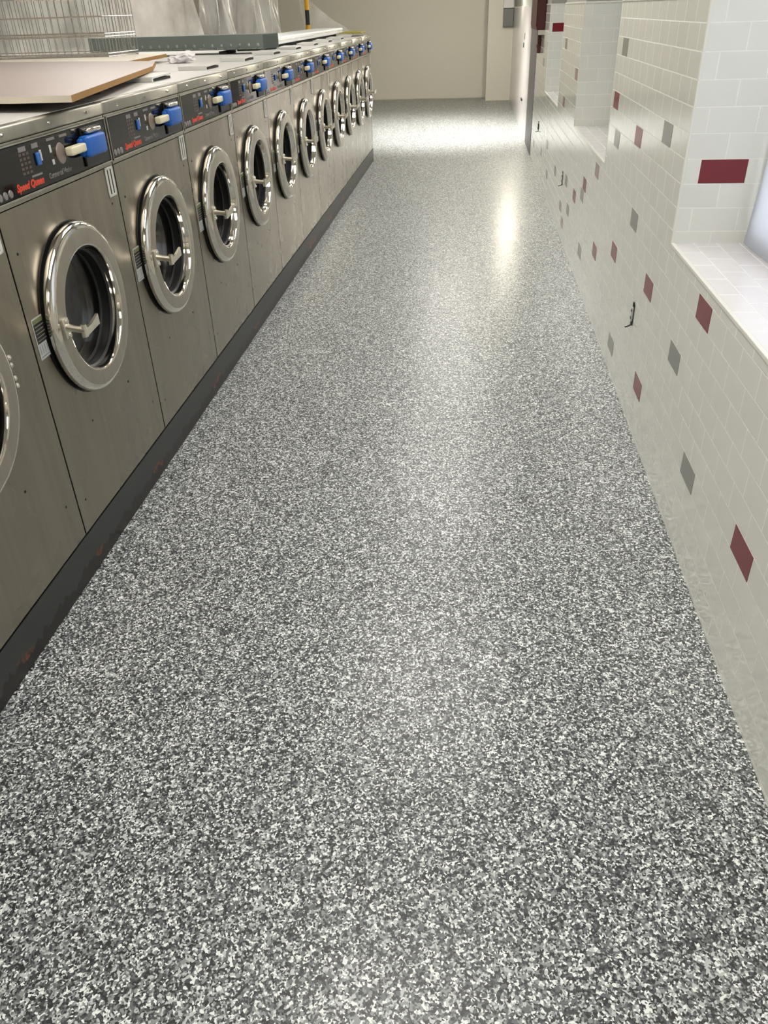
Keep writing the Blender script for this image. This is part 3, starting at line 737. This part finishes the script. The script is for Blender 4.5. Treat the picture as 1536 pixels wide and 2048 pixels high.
# ------------------------------------------------------------------ right side fittings
def outlet(y, z, text, face=True):
    t = thing('electrical_outlet', text, 'outlet', (XR, y, z), 0, 'uncovered outlets in the tiled wall')
    bm = bmesh.new()
    box(bm, -0.0016, 0.0, -0.022, 0.022, -0.046, 0.046, 0.0006); obj('box_opening', bm, M['gap'], t)
    bm = bmesh.new(); box(bm, -0.008, -0.001, -0.014, 0.014, -0.030, 0.030, 0.003); rc = obj('receptacle', bm, M['lab_white'] if face else M['gap'], t)
    bm = bmesh.new()
    for zz in (-0.016, 0.016):
        box(bm, -0.0092, -0.0075, -0.008, -0.004, zz-0.006, zz+0.006); box(bm, -0.0092, -0.0075, 0.004, 0.008, zz-0.006, zz+0.006)
    obj('socket_slots', bm, M['gap'], rc)
    bm = bmesh.new()
    for zz in (-0.050, 0.042): box(bm, -0.006, 0.0, -0.008, 0.008, zz, zz+0.010, 0.002)
    pieces('mounting_ear', bm, M['black'], t)
    bm = bmesh.new(); tube(bm, [(-0.002, -0.005, -0.045), (-0.02, -0.012, -0.052), (-0.03, -0.022, -0.050)], 0.003, 6); obj('loose_wire', bm, M['black'], t, True)
outlet(3.395, 0.419, 'uncovered outlet with black wires in the white tiles, nearest of three')
outlet(6.682, 0.409, 'uncovered dark outlet in the white tiles beside a grey tile, middle of three')
outlet(9.552, 0.451, 'uncovered dark outlet in the white tiles by the grey post, farthest of three', False)

t = thing('wall_cabinet', 'dark red enamelled wall cabinet above the tiles beside the grey post', 'wall cabinet', (XR, 10.1, 1.345))
bm = bmesh.new(); box(bm, -0.085, -0.001, -0.5, 0.5, 0, 0.62, 0.006); obj('casing', bm, M['dkred'], t)
bm = bmesh.new(); box(bm, -0.092, -0.085, -0.46, 0.46, 0.03, 0.58, 0.003); obj('door', bm, M['dkred'], t)
t = thing('alarm_box', 'small dark red box on the tiled wall under the dark red cabinet', 'alarm box', (XR, 10.12, 1.12))
bm = bmesh.new(); box(bm, -0.035, -0.001, -0.075, 0.075, 0, 0.17, 0.005); obj('casing', bm, M['dkred'], t)
bm = bmesh.new(); box(bm, -0.042, -0.035, -0.04, 0.04, 0.05, 0.08, 0.002); obj('pull_bar', bm, M['brown'], t)

t = thing('electrical_box', 'grey enamelled electrical box on the pilaster in the far right corner', 'electrical box', (0.625, 17.7, 1.245))
bm = bmesh.new(); box(bm, -0.11, 0.085, -0.09, -0.001, 0, 0.30, 0.004); obj('casing', bm, M['grey_box'], t)
bm = bmesh.new(); box(bm, -0.10, 0.075, -0.096, -0.09, 0.01, 0.29, 0.002); obj('cover', bm, M['grey_box'], t)
bm = bmesh.new(); box(bm, 0.51, 0.70, 17.55, 17.698, 1.548, 1.95, 0.004)
label(obj('paper_carton', bm, M['paper']), 'pinkish white box above the grey electrical box on the far pilaster', 'box')

bm = bmesh.new(); box(bm, XR-0.006, XR-0.0025, 13.28, 13.42, 1.16, 1.24, 0.001)
label(obj('wall_plate', bm, M['frame_grey']), 'small grey rectangular plate on the glossy white wall', 'wall plate')
bm = bmesh.new(); lathe_x(bm, [(XR-0.0025, 0.035), (XR-0.012, 0.03), (XR-0.012, 0)], 13.45, 1.085, 20)
label(obj('round_hook', bm, M['gap']), 'small round black fitting under the grey plate on the white wall', 'wall fitting')
bm = bmesh.new(); box(bm, XR-0.02, XR-0.002, 13.0, 13.25, 0.395, 0.42, 0.003)
label(obj('door_bolt', bm, M['gap']), 'small black fitting low on the glossy white wall', 'wall fitting')

# cool white sheet covering the nearest window
bm = bmesh.new(); nz, ny = 24, 20; g = []
for i in range(ny+1):
    y = 1.40 + (2.925-1.40)*i/ny; row = []
    for k in range(nz+1):
        v = k/nz; z = SILL+0.004+1.48*v
        edge = max(0, (i/ny-0.9)/0.1)
        row.append(bm.verts.new((REV - 0.004 + 0.012*math.sin(v*5) + 0.004*math.sin(i*0.9), y-0.09*edge*min(1, v*2)**1.1, z)))
    g.append(row)
for i in range(ny):
    for k in range(nz): bm.faces.new((g[i][k], g[i+1][k], g[i+1][k+1], g[i][k+1]))
bmesh.ops.solidify(bm, geom=bm.faces[:], thickness=0.004)
label(obj('window_cover', bm, M['blue_white'], smooth=True), 'cool white sheet standing on the tiled sill over the nearest window', 'window cover')
